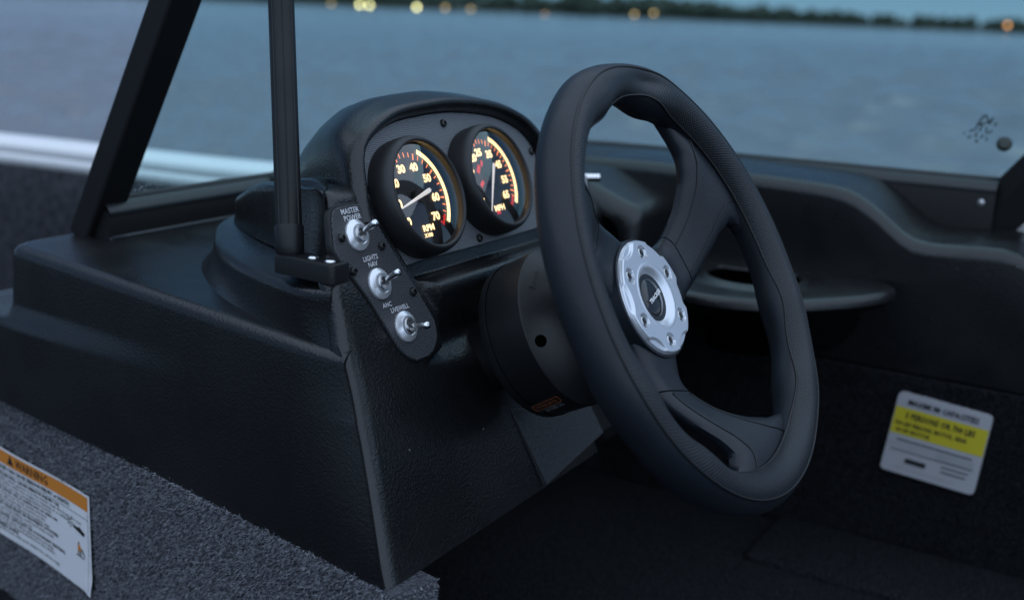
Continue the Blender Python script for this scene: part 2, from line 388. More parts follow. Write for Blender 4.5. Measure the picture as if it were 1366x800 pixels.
# ------------------------------------------------------------------ helm console
con = thing("helm_console", "black moulded helm console with stepped pod, gauge hood and switch panel", "boat console", (.7, .6, .566))
crest = np.array([(.0300, -.095), (.0162, -.101), (-.0066, -.1075), (-.0303, -.112), (-.0427, -.118), (-.0512, -.1240), (-.0644, -.1255), (-.0762, -.1270), (-.0994, -.1321), (-.1254, -.1345), (-.1742, -.1436), (-.2092, -.151), (-.2585, -.1623)])[::-1]
def uL(v): return np.interp(v, crest[:, 0], crest[:, 1])
vs = np.concatenate([np.linspace(-.2588, -.15, 40), np.linspace(-.148, .008, 114), np.linspace(.0095, .032, 16)])
crest_s = np.interp(vs, crest[:, 0], crest[:, 1]); crest_s = np.convolve(np.pad(crest_s, 6, mode='edge'), np.ones(13) / 13, 'valid')
def crest_c(v): return float(np.interp(v, vs, crest_s))
def wall_dir(v):
    k = sm((v + .052) / .02); j = sm((v + .105) / .02)
    d = V3(.166, .986, 0) * (1 - j) + V3(.24, .97, 0) * j; d = d * (1 - k) + V3(.62, .78, 0) * k; return d / np.linalg.norm(d)
def crest_back(v, fr=None):
    fr = float(np.interp(v, [-.11, -.06, -.03], [.015, .015, .015])) if fr is None else fr
    return A(crest_c(v), v) + wall_dir(v) * fr
YA = lambda z: .517 + .417 * (z - .805)
DW = V3(.166, .986, 0); NWALL = V3(-.986, .1682, 0)
def xw(y, z): return .5754 + .1685 * (y - .4766) - .0137 * (.7162 - z) / .15
def bulge(y, z):
    zc = .67 - .016 * (y - .67) / .3
    return .0085 * sm((y - .62) / .31) * sm((zc + .006 - z) / .024)
zs = list(np.linspace(.566, .630, 6)) + list(np.linspace(.635, .685, 26)) + [.69, .698, .7062]
rings = []
def outline(z, ins):
    vz = (z - .805) / .9229; xc, yc = crest_back(vz, .004)[:2]
    yend = .930 + .14 * sm((.650 - z) / .02)                            # below the crease the side runs on forward
    ys = np.linspace(yc, yend, 64)
    p = [V3(xw(y, z) + ins - bulge(min(y, .93), z) + (xc - xw(yc, z)) * max(0, 1 - (y - yc) / .05) ** 2, y, z) for y in ys]
    x0 = p[-1][0]
    for a in np.linspace(0, 90, 8)[1:]:                                # rounded front corner
        p.append(V3(x0 + .028 * (1 - math.cos(rad(a))), yend + (.028 - ins) * math.sin(rad(a)), z))
    yf = p[-1][1]
    p += [V3(1.0, yf, z), V3(1.0, YA(z) + .02, z), V3(.66, YA(z) + .02, z)]
    return p
for z in zs: rings.append(outline(z, 0))
for a in np.linspace(0, 90, 7)[1:]: rings.append([q + Z * (.7062 + .010 * math.sin(rad(a)) - q[2]) for q in outline(.7062, .010 * (1 - math.cos(rad(a))))])
P = np.array(rings); k, n = P.shape[:2]
mesh("base_moulding", P.reshape(-1, 3), gridf(k, n, False, True) + [tuple(range((k - 1) * n, k * n))], M_plastic, con, smooth=50)

# aft face with its recess round the steering column
us_t = np.linspace(0, 1, 230)
uR = lambda v: np.interp(v, [-.131, -.124, -.118, -.1095, -.0905, -.0028, .02], [-.060, -.050, -.024, -.0215, -.0195, -.0545, -.058])
rows = []
for v, u0 in zip(vs, crest_s):
    u0 = float(u0); row = []
    fr_ = float(np.interp(v, [-.11, -.06, -.03], [.015, .015, .015]))
    c_, w0_, f0_ = A(u0, v), crest_back(v), A(u0 + fr_, v)
    row.append(w0_ + wall_dir(v) * .004 - (X * .986) * -.0015)
    for t in np.linspace(0, 1, 11): row.append(w0_ * (1 - t) ** 2 + c_ * 2 * t * (1 - t) + f0_ * t * t)
    uu = u0 + fr_ + .0015 + us_t * (float(np.interp(v, [-.215, -.16], [.135, .235])) - u0)
    rec = sm((uu - uR(v)) / .010) * sm((v - np.interp(uu, [-.06, -.0487, -.0215, .019, .1], [-.122, -.130, -.1375, -.1405, -.141])) / .034)
    k_ = sm((v + .0645) / .0055)
    low = .0095 * sm((-.0600 - v) / .012) - .026 * sm((-.074 - v) / .048)
    w = rec * (-.0105 * k_ + low * (1 - k_))
    vr = max(0., v - .008) / .012; roll = vr > 0
    if roll:                                            # brow over the switch panel
        t_ = min(vr, 1.) * math.pi / 2; ext = max(0., vr - 1) * .05
        sh = A(0, .008 + .012 * math.sin(t_), -.012 * (1 - math.cos(t_))) - A(0, v, 0) + V3(0, ext, -.04 * ext)
        row = [q + sh for q in row]
        row += [A(q, v, e) + sh for q, e in zip(uu, w)]
    else: row += [A(q, v, e) for q, e in zip(uu, w)]
    rows.append(row)
grid("aft_face", np.array(rows), M_plastic, con, smooth=60)

def tier(name, base, top, flare, rim, inner, mt):
    """one moulded step: flared wall from base to top curve (x, y, z), rounded rim, then in to an inner curve or point"""
    N = 70
    b = cr(base, N); t = cr(top, N); P = []
    for q_ in np.linspace(0, 1, 14):
        q = b + (t - b) * np.array([1, 1, 0]) * (1 - (1 - q_) ** flare) + (t - b) * np.array([0, 0, 1]) * q_; P.append(q)
    c = np.broadcast_to(np.array(inner, float), (N, 3)) if np.ndim(inner[0]) == 0 else cr(inner, N)
    d = (c - t)[:, :2]; d = d / np.linalg.norm(d, axis=1)[:, None]
    for a in np.linspace(0, 90, 7)[1:]:
        q = t.copy(); q[:, :2] += d * rim * (1 - math.cos(rad(a))); q[:, 2] += rim * math.sin(rad(a)) * .9; P.append(q)
    last = P[-1]
    for q_ in (.12, .35, .65, .97): P.append(last + (c - last) * q_)
    return grid(name, np.array(P), mt, con, smooth=60)

wb = lambda v, z: (*crest_back(v, .004)[:2], z)
t1b = [wb(-.0997, .713), (.596, .547, .713), (.617, .604, .713), (.640, .660, .713), (.677, .718, .713), (.712, .759, .713), (.77, .80, .713), (.85, .83, .713), (1.0, .84, .713)]
c1 = crest_back(-.0560, .004)
t1t = [(c1[0], c1[1], .7500), (.5945, .540, .7460), (.621, .607, .7435), (.642, .648, .7425), (.669, .688, .742), (.703, .728, .742), (.76, .775, .742), (.85, .80, .742), (1.0, .81, .742)]
c2 = crest_back(-.0335, .004)
t2b = [(c2[0], c2[1], .7745), (.609, .524, .772), (.626, .557, .767), (.650, .599, .762), (.682, .652, .757), (.727, .721, .753), (.759, .757, .752), (.82, .79, .751), (.9, .80, .751), (1.0, .80, .751)]
c3 = crest_back(.0080, .004)
t2t = [(c3[0], c3[1], .8140), (.632, .548, .8155), (.640, .570, .8135), (.650, .594, .8095), (.667, .630, .802), (.692, .670, .794), (.716, .708, .781), (.75, .745, .770), (.82, .775, .765), (.9, .785, .765), (1.0, .785, .765)]
tier("lower_step", t1b, t1t, 2.8, .0085, [(x + .004, y - .004, z + .0005) for x, y, z in t2b], M_plastic)
tier("upper_step", t2b, t2t, 1.15, .008, (.80, .66, .800), M_plastic)

# gauge hood: a brow round the gauge panel falling away towards the bow
hb = cr([(-.060, -.012), (-.0585, .0), (-.055, .012), (-.0466, .0364), (-.0294, .0498), (.0051, .0620), (.0475, .0662), (.0916, .0668), (.1477, .0604), (.1859, .0474), (.2042, .0315), (.2120, .0127), (.216, -.02), (.214, -.05), (.205, -.07)], 90)
T = np.gradient(hb, axis=0); T /= np.linalg.norm(T, axis=1)[:, None]; ON = np.stack([-T[:, 1], T[:, 0]], 1)
secs = []
for off, w in ((.0005, -.0125), (.001, -.004), (.002, .001), (.004, .0045), (.0065, .006), (.009, .0055), (.0115, .0025), (.0135, -.003)):
    q = hb + ON * off; secs.append(np.array([A(u, v, w) for u, v in q]))
B = secs[-1]; XH = .87
for dy, sc, dz in ((.010, .985, .002), (.022, .955, .003), (.04, .90, .0), (.065, .82, -.007), (.095, .71, -.020), (.13, .59, -.041), (.17, .46, -.072), (.22, .32, -.12)):
    q = B.copy(); q[:, 0] = XH + (B[:, 0] - XH) * np.where(B[:, 0] < XH, sc, 1 - (1 - sc) * .3); q[:, 2] += dz; q[:, 1] += dy
    secs.append(q)
grid("gauge_hood", np.array(secs), M_plastic, con, smooth=70)

# gauge panel
gpo = cr([(-.056, -.047), (-.060, -.02), (-.055, .012), (-.0466, .0364), (-.0294, .0498), (.0051, .0622), (.0475, .0664), (.0916, .0670), (.1477, .0606), (.1859, .0476), (.2042, .0317), (.2110, .0127), (.212, -.02), (.206, -.044), (.15, -.0485), (.08, -.0490), (.0, -.0485)], 110, True)
def flat_panel(name, outl, w0, w1, parent, m, bev=.0008):
    P, f = prism_vf(A, outl, w0, w1, bev)
    q = P - PG; uv = np.stack([q @ X, q @ VG], 1) * 1000
    return mesh(name, P, f, m, parent, uv=uv, smooth=30)
gpan = flat_panel("gauge_panel", gpo, -.0115, -.006, con, M_weave)
def screw(u, v, w, parent, r=.0036):
    P, f = lathe_vf(A(u, v, w), NG, [(r, -.001), (r, .0012), (r * .8, .0024), (r * .45, .0028), (r * .42, .0012), (.0001, .0010)], 16)
    return mesh("screw", P, f, M_blackscrew, parent)
for u, v in ((.0763, .0580), (-.0490, .0141), (.0779, -.0435), (.203, .0225)): screw(u, v, -.006, gpan)

spo = cr([(-.1023, -.0003), (-.0928, .0042), (-.0676, .0033), (-.0616, -.0028), (-.044, -.0467), (-.0265, -.0905), (-.0255, -.100), (-.0282, -.1095), (-.0385, -.1179), (-.050, -.1196), (-.0621, -.1186), (-.0752, -.1056), (-.0892, -.0699), (-.1, -.049), (-.1103, -.0285), (-.108, -.015)], 110, True)
spad = flat_panel("switch_bezel", (spo - spo.mean(0)) * [1.045, 1.03] + spo.mean(0), -.004, .0012, con, M_plastic_s, .0012)
span = flat_panel("switch_panel", spo, -.002, .0022, con, M_weave2)
for u, v in ((-.1008, -.018), (-.0995, -.0432), (-.0608, -.0305), (-.0409, -.0698)): screw(u, v, .0022, span, .0034)
for s, u, v, sz in (("MASTER", -.0833, -.0003, .0062), ("POWER", -.0825, -.0054, .0062), ("LIGHTS", -.0767, -.0372, .0058), ("NAV", -.0762, -.0420, .0058), ("ANC", -.0742, -.0735, .0055), ("LIVEWELL", -.0614, -.0787, .0056)):
    mb = MB(); mb.add(*text_vf(s, sz * .90, A(u, v, .0024), X, VG, 1.0, bold=.00006))
    mb.build("printed_lettering", M_whiteink, span, smooth=0)

# bracket plate under the column
mesh("column_bracket", *prism_vf(lambda u, v, w: A(u, v, w + .001 + .05 * (-.1856 - v)), [(.0395, -.1856), (.160, -.2178), (.165, -.2455), (.0530, -.2570)], -.010, .0, .001), mat("grey textured plastic", (.022, .024, .028), .5, grain=[('noise', 260, .00008), ('voro', 480, .0003)]), con, smooth=30)
rbox("hidden_light_block", (.70, .52, .567), (.955, .92, .70), .01, M_plastic_s, con)  # unseen block added inside the console to stop light

# ------------------------------------------------------------------ carpeted side panel under the console
BW = V3(.5517, .4175, .566); CWN = V3(-.9861, .1662, 0); CWD = V3(.1662, .9861, 0)
def CP(s, z, w=0.): return V3(BW[0], BW[1], 0) + CWD * s + Z * z + CWN * w
side = thing("carpet_side_panel", "grey carpeted side panel under the helm console", "boat panel", CP(0, .2))
P, f = box_vf(CP(.35, .455, -.0195), CWD, CWN, Z, .36, .0195, .111)
mesh("panel_board", P, f, M_carpet, side, smooth=0)
STK = dict(s0=.385, s1=.615, z0=.4135, z1=.5125)
def pile(name, n, s0, s1, z0, z1, fn, nrm, parent, hole=None, ln=(.0035, .007), wd=.0007, m=M_pile):
    s = rng.uniform(s0, s1, n); z = rng.uniform(z0, z1, n)
    if hole:
        k = ~((s > hole[0]) & (s < hole[1]) & (z > hole[2]) & (z < hole[3])); s, z = s[k], z[k]
    n = len(s); b = fn(s, z)
    clump = np.stack([np.sin(s * 900 + z * 300 + 3 * np.sin(z * 700)), np.cos(s * 500 - z * 800), np.sin(z * 1100 + s * 200)], 1)
    d = nrm * .8 + rng.normal(0, .45, (n, 3)) + clump * .45; d /= np.linalg.norm(d, axis=1)[:, None]
    L = rng.uniform(*ln, n)[:, None]; t = np.cross(d, rng.normal(0, 1, (n, 3))); t /= np.linalg.norm(t, axis=1)[:, None]
    mid = b + d * L * .55; d2 = d + rng.normal(0, .35, (n, 3)) - Z * .2; d2 /= np.linalg.norm(d2, axis=1)[:, None]; tip = mid + d2 * L * .5
    v = np.stack([b - t * wd * .5, b + t * wd * .5, mid + t * wd * .45, mid - t * wd * .45, tip], 1).reshape(-1, 3) - rootloc(parent)
    i = np.arange(n)[:, None] * 5
    loops = np.concatenate([i + [0, 1, 2, 3], i + [3, 2, 4]], 1).ravel()
    me = bpy.data.meshes.new(name); me.vertices.add(len(v)); me.vertices.foreach_set("co", v.ravel())
    me.loops.add(len(loops)); me.loops.foreach_set("vertex_index", loops)
    ls = (np.arange(n)[:, None] * 7 + [0, 4]).ravel(); me.polygons.add(2 * n); me.polygons.foreach_set("loop_start", ls); me.polygons.foreach_set("loop_total", np.tile([4, 3], n))
    me.update(calc_edges=True); me.materials.append(m)
    o = bpy.data.objects.new(name, me); COL.objects.link(o); o.parent = parent; o["kind"] = "stuff"; return o
pile("carpet_pile", 110000, -.01, .60, .345, .567, lambda s, z: V3(BW[0], BW[1], 0) + s[:, None] * CWD + z[:, None] * Z, CWN, side, (STK['s0'], STK['s1'], STK['z0'], STK['z1']))
pile("edge_pile", 6000, 0, .039, .345, .566, lambda s, z: CP(-.01, 0) - s[:, None] * CWN + z[:, None] * Z, -CWD, side, None, (.002, .004))

# warning sticker on that carpet
ws = thing("warning_sticker", "white warning sticker with orange header stuck on the grey carpet below the console", "sticker", CP(.5, .46))
def SK(s, z, w=.0):
    return CP(s, z, .0042 + w + .0012 * math.sin(s * 31 + z * 20) + .003 * sm((STK['s0'] + .02 - s) / .02) * sm((STK['z0'] + .02 - z) / .02))
gs = np.linspace(STK['s0'], STK['s1'], 40); gz = np.linspace(STK['z0'], STK['z1'], 24)
P0 = np.array([[SK(s, z) for z in gz] for s in gs])
grid("vinyl_sheet", P0, M_label, ws, smooth=180)
sl = lambda q: q
def strip(s0, s1, z0, z1, w, nn=14):
    P = np.array([[SK(s, z, w) for z in np.linspace(z0, z1, 3)] for s in np.linspace(s0, s1, nn)]); return P.reshape(-1, 3), gridf(nn, 3)
MB().add(*strip(STK['s0'] + .0035, STK['s1'] - .003, STK['z1'] - .0165, STK['z1'] - .0025, .0003)).build("orange_header", M_orange, ws, smooth=180)
mb = MB()
def stext(txt, size, s_left, z, align='LEFT', bold=0., sx=1.):
    # reading direction runs aft, i.e. towards smaller s
    P, f = text_vf(txt, size, CP(s_left, z, 0), -CWD, Z, sx, align, bold, res=1)
    out = np.array([SK((q - V3(BW[0], BW[1], 0)) @ CWD, q[2], .0005) for q in P]); mb.add(out, f)
cs = (STK['s0'] + STK['s1']) / 2
stext("\u25B2 WARNING", .0125, cs, STK['z1'] - .0098, 'CENTER', .0002)
lf = STK['s1'] - .006; zt = STK['z1'] - .0205
big = ["ROTATING PROPELLER CAN CAUSE SERIOUS INJURY or DEATH", "A SPINNING PROPELLER WILL CAUSE SERIOUS INJURY OR"]
stext(big[0] + ".", .0058, lf, zt, bold=.00015, sx=1.12)
mb.add(*strip(STK['s0'] + .004, STK['s1'] - .004, zt - .0045, zt - .0040, .0005))
mb.add(*strip(STK['s0'] + .0035, STK['s0'] + .0040, STK['z0'] + .004, STK['z1'] - .017, .0005))
body = [(big[1], 1), ("DEATH. Shut off engine when anyone is in the water near the boat. Do not", 0), ("approach or use the ladder while the engine is running or a sudden", 0), ("start can pull a swimmer into the turning blades below.", 0),
        ("STAY SEATED AND HOLD ON. A sudden turn or wake can", 1), ("throw people out of the boat. Keep hands and feet", 0), ("inside while moving. All passengers must be in the", 0), ("proper seats at all times when the boat is under way.", 0),
        ("ALL PERSONS AND GEAR MUST BE PROPERLY LOCATED", 1), ("and placed before moving. Falling overboard may result", 0), ("in serious injury. Do not stand at speed.", 0), ("NEVER EXCEED RATED CAPACITY OR OCCUPANT SEATING.", 1),
        ("Wear a life jacket at all times when this boat is moving", 0), ("and keep the stop switch lanyard attached to the driver.", 0), ("READ THE OWNER'S GUIDE", 1), ("before operating this boat. Ask your dealer for a free copy.", 0)]
z = zt - .0076
for tline, b in body:
    stext(tline, .0045, lf, z, bold=.00014 if b else .00003, sx=1.5 if not b else 1.42); z -= .00415
mb.build("black_lettering", M_ink, ws, smooth=0)
mb = MB()
def pict(poly, s, z, k): # little pictograms, drawn as flat shapes
    mb.add([SK(s - a * k, z + b * k, .0006) for a, b in poly], [tuple(range(len(poly)))])
ps, pz = STK['s0'] + .026, STK['z1'] - .041
pict([(-1, .1), (.9, -.25), (1.15, .1), (.6, .25), (.2, .45), (-.2, .3), (-1, .35)], ps - .004, pz, .0105)
for a in range(5):
    c, s_ = math.cos(a * 1.256), math.sin(a * 1.256); pict([(0, 0), (c * .55 - s_ * .1, s_ * .55 + c * .1), (c * .6 + s_ * .1, s_ * .6 - c * .1)], ps + .012, pz + .004, .0085)
pz2 = pz - .020
pict([(-.9, -.5), (.9, -.5), (.9, -.62), (-.9, -.62)], ps - .006, pz2, .0085)
pict([(-.5, -.5), (-.35, -.5), (-.25, .1), (-.45, .1)], ps - .006, pz2, .0085); pict([(0, -.5), (.15, -.5), (.2, .1), (0, .1)], ps - .006, pz2, .0085)
pict([(.3, .3), (1, -.4), (1, -.2), (.4, .5)], ps - .006, pz2, .0085)
pict([(-.45, .95), (-.3, 1.1), (-.12, .98), (-.2, .8), (-.4, .8)], ps - .006, pz2, .0085)
mb.build("pictograms", M_ink, ws, smooth=0)
mb = MB(); pict([(-.5, .1), (.2, .1), (.3, .35), (-.1, .75), (-.5, .75)], ps - .006, pz2, .0085); mb.build("orange_figure", M_orange, ws, smooth=0)

# ------------------------------------------------------------------ gauges
def dialtext(txt, size, u, v, c, w, m, parent, name, bold=.00045, sx=1.14):
    P, f = text_vf(txt, size, A(c[0] + u, c[1] + v, w), X, VG, sx, 'CENTER', bold, 3); return mesh(name, P, f, m, parent, smooth=0)
def sect(c, r0, r1, a0, a1, w, n=2):
    a = np.radians(np.linspace(a0, a1, n)); P = np.array([[A(c[0] + r * math.cos(t), c[1] + r * math.sin(t), w) for r in (r0, r1)] for t in a]); return P.reshape(-1, 3), gridf(n, 2)
def gauge(name, label, c, nums, unit, sub, needle_ang, redn):
    g = thing(name, label, "gauge", A(c[0], c[1], -.006), group="round gauges in the hood")
    o = A(c[0], c[1], 0)
    mesh("bezel", *lathe_vf(o, NG, [(.0475, -.0075), (.0484, -.004), (.0484, .004), (.0479, .0095), (.0468, .0136), (.0452, .0160), (.0436, .0167), (.0424, .0164), (.0419, .0156), (.0419, .0138), (.0445, .007), (.0472, .001), (.0472, -.001)], 72), M_rubber, g, smooth=50)
    d = mesh("dial", *lathe_vf(o, NG, [(.0471, .0006), (.0001, .0006)], 64), M_dial, g)
    for a, s in nums: dialtext(s, .0088, .0252 * math.cos(rad(a)), .0252 * math.sin(rad(a)), c, .0014, M_cream, d, "numeral")
    dialtext(unit, .0068, .004, -.0255, c, .0014, M_cream, d, "unit_lettering", .0003, 1.2)
    if sub: dialtext(sub, .0042, .0015, -.0312, c, .0014, M_cream, d, "multiplier_lettering", .0002, 1.15)
    mb = MB(); mr = MB()
    a = 225.
    k = 0
    while a > -46:
        maj = k % 4 == 0
        (mr if a < -32 else mb).add(*sect(c, .0315 if maj else .0328, .0368, a - (1.2 if maj else .85), a + (1.2 if maj else .85), .0014))
        a -= 270 / 28 * (1 if not redn else .8); k += 1
    mb.build("tick_marks", M_tick, d, smooth=0); mr.add(*sect(c, .034, .0364, -30, -45, .0012, 8)); mr.build("red_zone", M_red, d, smooth=0)
    mesh("glow_arc", *sect(c, .0378, .0420, 64, -37, .0016, 40), M_arc, d, smooth=0)
    t = rad(needle_ang); dx, dy = math.cos(t), math.sin(t)
    pr = [(-.0150, .0011), (-.0155, .0006), (-.013, .0013), (.0, .0011), (.031, .0003)]
    Pn = []
    for l, h in ((-.0155, .0006), (-.0148, .0016), (-.012, .0019), (.0, .0015), (.034, .0005)):
        Pn.append([A(c[0] + dx * l - dy * h * s, c[1] + dy * l + dx * h * s, .0062 + e) for s, e in ((-1, 0), (0, .0006), (1, 0), (0, -.0006))])
    grid("needle", np.array(Pn), M_needle, g, cv=True, caps=True, smooth=60)
    mesh("needle_hub", *lathe_vf(o, NG, [(.0055, .0006), (.0055, .0045), (.0045, .0058), (.0001, .0058)], 24), M_dial, g)
    if redn:
        mb = MB()
        for u, v, a, l in ((-.010, .011, 50, .004), (-.0085, .0125, 140, .002), (-.003, .0155, 60, .0028), (-.011, -.002, 35, .0035), (.001, -.029, 0, .003), (.009, .0, 20, .0015)):
            ca, sa = math.cos(rad(a)), math.sin(rad(a)); mb.add([A(c[0] + u + ca * p * l - sa * q * l * .55, c[1] + v + sa * p * l + ca * q * l * .55, .0011) for p, q in ((-1, -1), (1, -1), (1, 1), (-1, 1))], [(0, 1, 2, 3)])
        mb.build("red_print", M_red, d, smooth=0, kind="stuff")
    mesh("glass_lens", *lathe_vf(o, NG, [(.0419, .0130), (.035, .0145), (.026, .0159), (.015, .0170), (.007, .0175), (.0001, .0177)], 48), M_lens, g, smooth=180)
    return g
gauge("tachometer", "lit round tachometer reading RPM x100, nearer of the two gauges", (.0, .0), [(225 - 270 / 7 * i, str(10 * i)) for i in range(8)], "RPM", "X100", 193.5, False)
gauge("speedometer", "lit round speedometer reading MPH, next to the steering wheel rim", (.108, .0026), [(-38, "65"), (-5, "55"), (28, "45"), (61, "35"), (98, "25"), (124, "20"), (154, "15"), (192, "10"), (226, "5")], "MPH", None, 238, True)

# ------------------------------------------------------------------ toggle switches
def toggle(u, v, lab, du, dv):
    t = thing("toggle_switch", lab, "switch", A(u, v, .0022), group="chrome toggle switches on the switch panel")
    o = A(u, v, .0022)
    mesh("dress_washer", *lathe_vf(o, NG, [(.0118, -.0005), (.0120, .0006), (.0116, .0016), (.0082, .0036), (.0076, .0038), (.0066, .0034), (.0062, .0026)], 40), M_nut, t, smooth=35)
    P, f = lathe_vf(o, NG, [(.0064, .001), (.0064, .0052), (.0058, .0060), (.0044, .0060), (.0042, .0030), (.0001, .0028)], 24)
    mesh("bushing", P, f, M_steel, t, smooth=35)
    d = NG * 1.0 + X * du + VG * dv; d /= np.linalg.norm(d)
    pts = [o + NG * .003 + d * l for l in (.0, .003, .006, .0105, .0145, .0168, .0180, .0184)]
    mesh("lever", *tube_vf(pts, [.0018, .0018, .0020, .0025, .0030, .0029, .0019, .0005], 14), M_chrome, t, smooth=60)
toggle(-.0837, -.0186, "chrome toggle switch under the MASTER POWER lettering", .10, .26)
toggle(-.0757, -.0570, "chrome toggle switch between LIGHTS NAV and ANC lettering", .10, .26)
toggle(-.0613, -.0929, "chrome toggle switch under the LIVEWELL lettering, lowest on its panel", .10, -.22)

# ------------------------------------------------------------------ steering column
CWC = CW - X * .006 + VW * .003
colm = thing("steering_column", "black round steering column housing between console and wheel", "steering column", CW - NW * .15)
P, f = lathe_vf(CWC, NW, [(.030, -.26), (.030, -.150), (.0630, -.149), (.0645, -.147), (.0650, -.1405)], 72); mesh("rear_collar", P, f, M_plastic_s, colm, smooth=40)
P, f = lathe_vf(CWC, NW, [(.0640, -.1410), (.0645, -.1395), (.0655, -.1075), (.0645, -.1060), (.042, -.0900), (.036, -.088)], 72); mesh("front_collar", P, f, M_plastic_s, colm, smooth=30)
P, f = lathe_vf(CW, NW, [(.040, -.102), (.037, -.085), (.031, -.07), (.030, -.045)], 40); mesh("hub_boot", P, f, M_rubber, colm, smooth=40)
CN = lambda a: (X * math.cos(rad(a)) + VW * math.sin(rad(a)))
CP_ = lambda r, a: CWC + CN(a) * r - NW * (.106 - (.0645 - r) * .711)
hn = CN(180) * .57 + NW * .82
mesh("screw_hole_shade", *lathe_vf(CP_(.0578, 181.5), hn, [(.0047, -.0002), (.0047, .0004), (.0001, .0003)], 24), M_holeshade, colm)  # flat black disc that paints the shade of a screw hole
ta = 129.; tx_ = X * math.sin(rad(ta)) - VW * math.cos(rad(ta)); ty_ = CN(ta) * .82 - NW * .57
P, f = text_vf("Rosan", .0075, CP_(.0560, ta) + (CN(ta) * .57 + NW * .82) * .0003, tx_, ty_, 1.0, 'CENTER', .0001); mesh("raised_lettering", P, f, M_thread, colm, smooth=0)
cl = thing("column_label", "small dark warning label with orange outline under the steering column", "label", CW - NW * .125)
def CL(u, v, w=0):      # wrapped on the underside of the collar: u along it towards the wheel, v up
    a = 230.6 - v / .0107 * 6.6 - (u - .017) * 80; n_ = CN(a); return CWC - NW * (.1398 - u * .80) + n_ * (.0653 + w)
mb = MB(); 
for a in ((0, .034, 0, .0012), (0, .034, .0095, .0107), (0, .0012, .0012, .0095), (.0328, .034, .0012, .0095)):
    mb.add([CL(a[0], a[2], .001), CL(a[1], a[2], .001), CL(a[1], a[3], .001), CL(a[0], a[3], .001)], [(0, 1, 2, 3)])
mesh("label_sheet", [CL(u, v, -.0002) for v in np.linspace(-.010, .012, 6) for u in np.linspace(-.001, .036, 6)], gridf(6, 6), M_ink, cl)
M_dimorange = mat("dark orange print", (.22, .06, .02), .5)  # deeper orange than the header print
mb.build("orange_outline", M_dimorange, cl, smooth=0)
mb = MB()
mb.add(*text_vf("WARNING", .0055, V3(.017, .0053, 0), X, Y, 1.0, 'CENTER', .0001, lift=lambda q: CL(q[0], q[1], .0012))); mb.build("orange_lettering", M_dimorange, cl, smooth=0)
mb = MB()
for i in range(3): mb.add(*text_vf("SEE OWNER GUIDE", .0026, V3(.020, -.002 - i * .0028, 0), X, Y, 1.0, 'CENTER', 0, 1, lift=lambda q: CL(q[0], q[1], .0012)))
mb.build("grey_lettering", M_greyink, cl, smooth=0, kind="stuff")

# ------------------------------------------------------------------ steering wheel
sw = thing("steering_wheel", "black leather three spoke steering wheel with silver hub plate", "steering wheel", CW - NW * .04)
RR = .1597
th = np.linspace(0, 2 * np.pi, 260, endpoint=False); ph = np.linspace(0, 2 * np.pi, 48, endpoint=False)
dg = np.degrees(th)
def adist(a, b): return (a - b + 180) % 360 - 180
def rimP(t, p, extra=0.):
    d = math.degrees(t)
    r = .0152
    g = 0
    for c0 in (90, 30, 150, 210, 330, 270): pass
    inner = max(0, -math.cos(p))
    for c0, a, s in ((72, .0062, 9), (108, .0046, 8), (90, -.0016, 5), (-18, .0036, 8), (-46, .0040, 9), (198, .0036, 8), (226, .0040, 9)):
        g += a * math.exp(-(adist(d, c0) / s) ** 2)
    r += g * (.25 + .75 * inner)
    # thumb scoop in the front of the crown
    sc = .0060 * math.exp(-(adist(d, 78) / 9) ** 2) * math.exp(-((p - rad(100)) / .55) ** 2)
    r += extra - sc
    u = RR + r * math.cos(p); return WF(u * math.cos(t), u * math.sin(t), r * math.sin(p) * 1.14)
def seam_out(d): return rad(61 + 3 * math.sin(rad(3 * d)))
def seam_in(d):
    k = 0
    for c0, a, s in ((78, -26, 14), (-18, -14, 10), (-48, -16, 12), (198, -14, 10), (228, -16, 12)): k += a * math.exp(-(adist(d, c0) / s) ** 2)
    return rad(168 + k)
P = np.array([[rimP(t, p) for p in ph] for t in th]); UVm = np.array([[(t * RR * 1000, p * 15.5) for p in ph] for t in th])
# rim split in the smooth back cover and the perforated front grip, each its own mesh
pf, uvf, pb = [], [], []
for t in list(th) + [2 * np.pi]:
    d = math.degrees(t); a0, a1 = seam_out(d), seam_in(d)
    pf.append([rimP(t, p, .0) for p in np.linspace(a0, a1, 18)]); uvf.append([(t * RR * 1000, p * 15.5) for p in np.linspace(a0, a1, 18)])
    pb.append([rimP(t, p, .0) for p in np.linspace(a1, a0 + 2 * np.pi, 36)])
rim = grid("rim", np.array(pb), M_leather, sw, smooth=180)
grid("perforated_grip", np.array(pf), M_perf, rim, smooth=180, uv=np.array(uvf).reshape(-1, 2))
for nm, fn in (("outer_seam", seam_out), ("inner_seam", seam_in)):
    mesh(nm, *tube_vf([rimP(t, fn(math.degrees(t)), .0001) for t in th], .0010, 6, True), M_thread, rim, smooth=180)

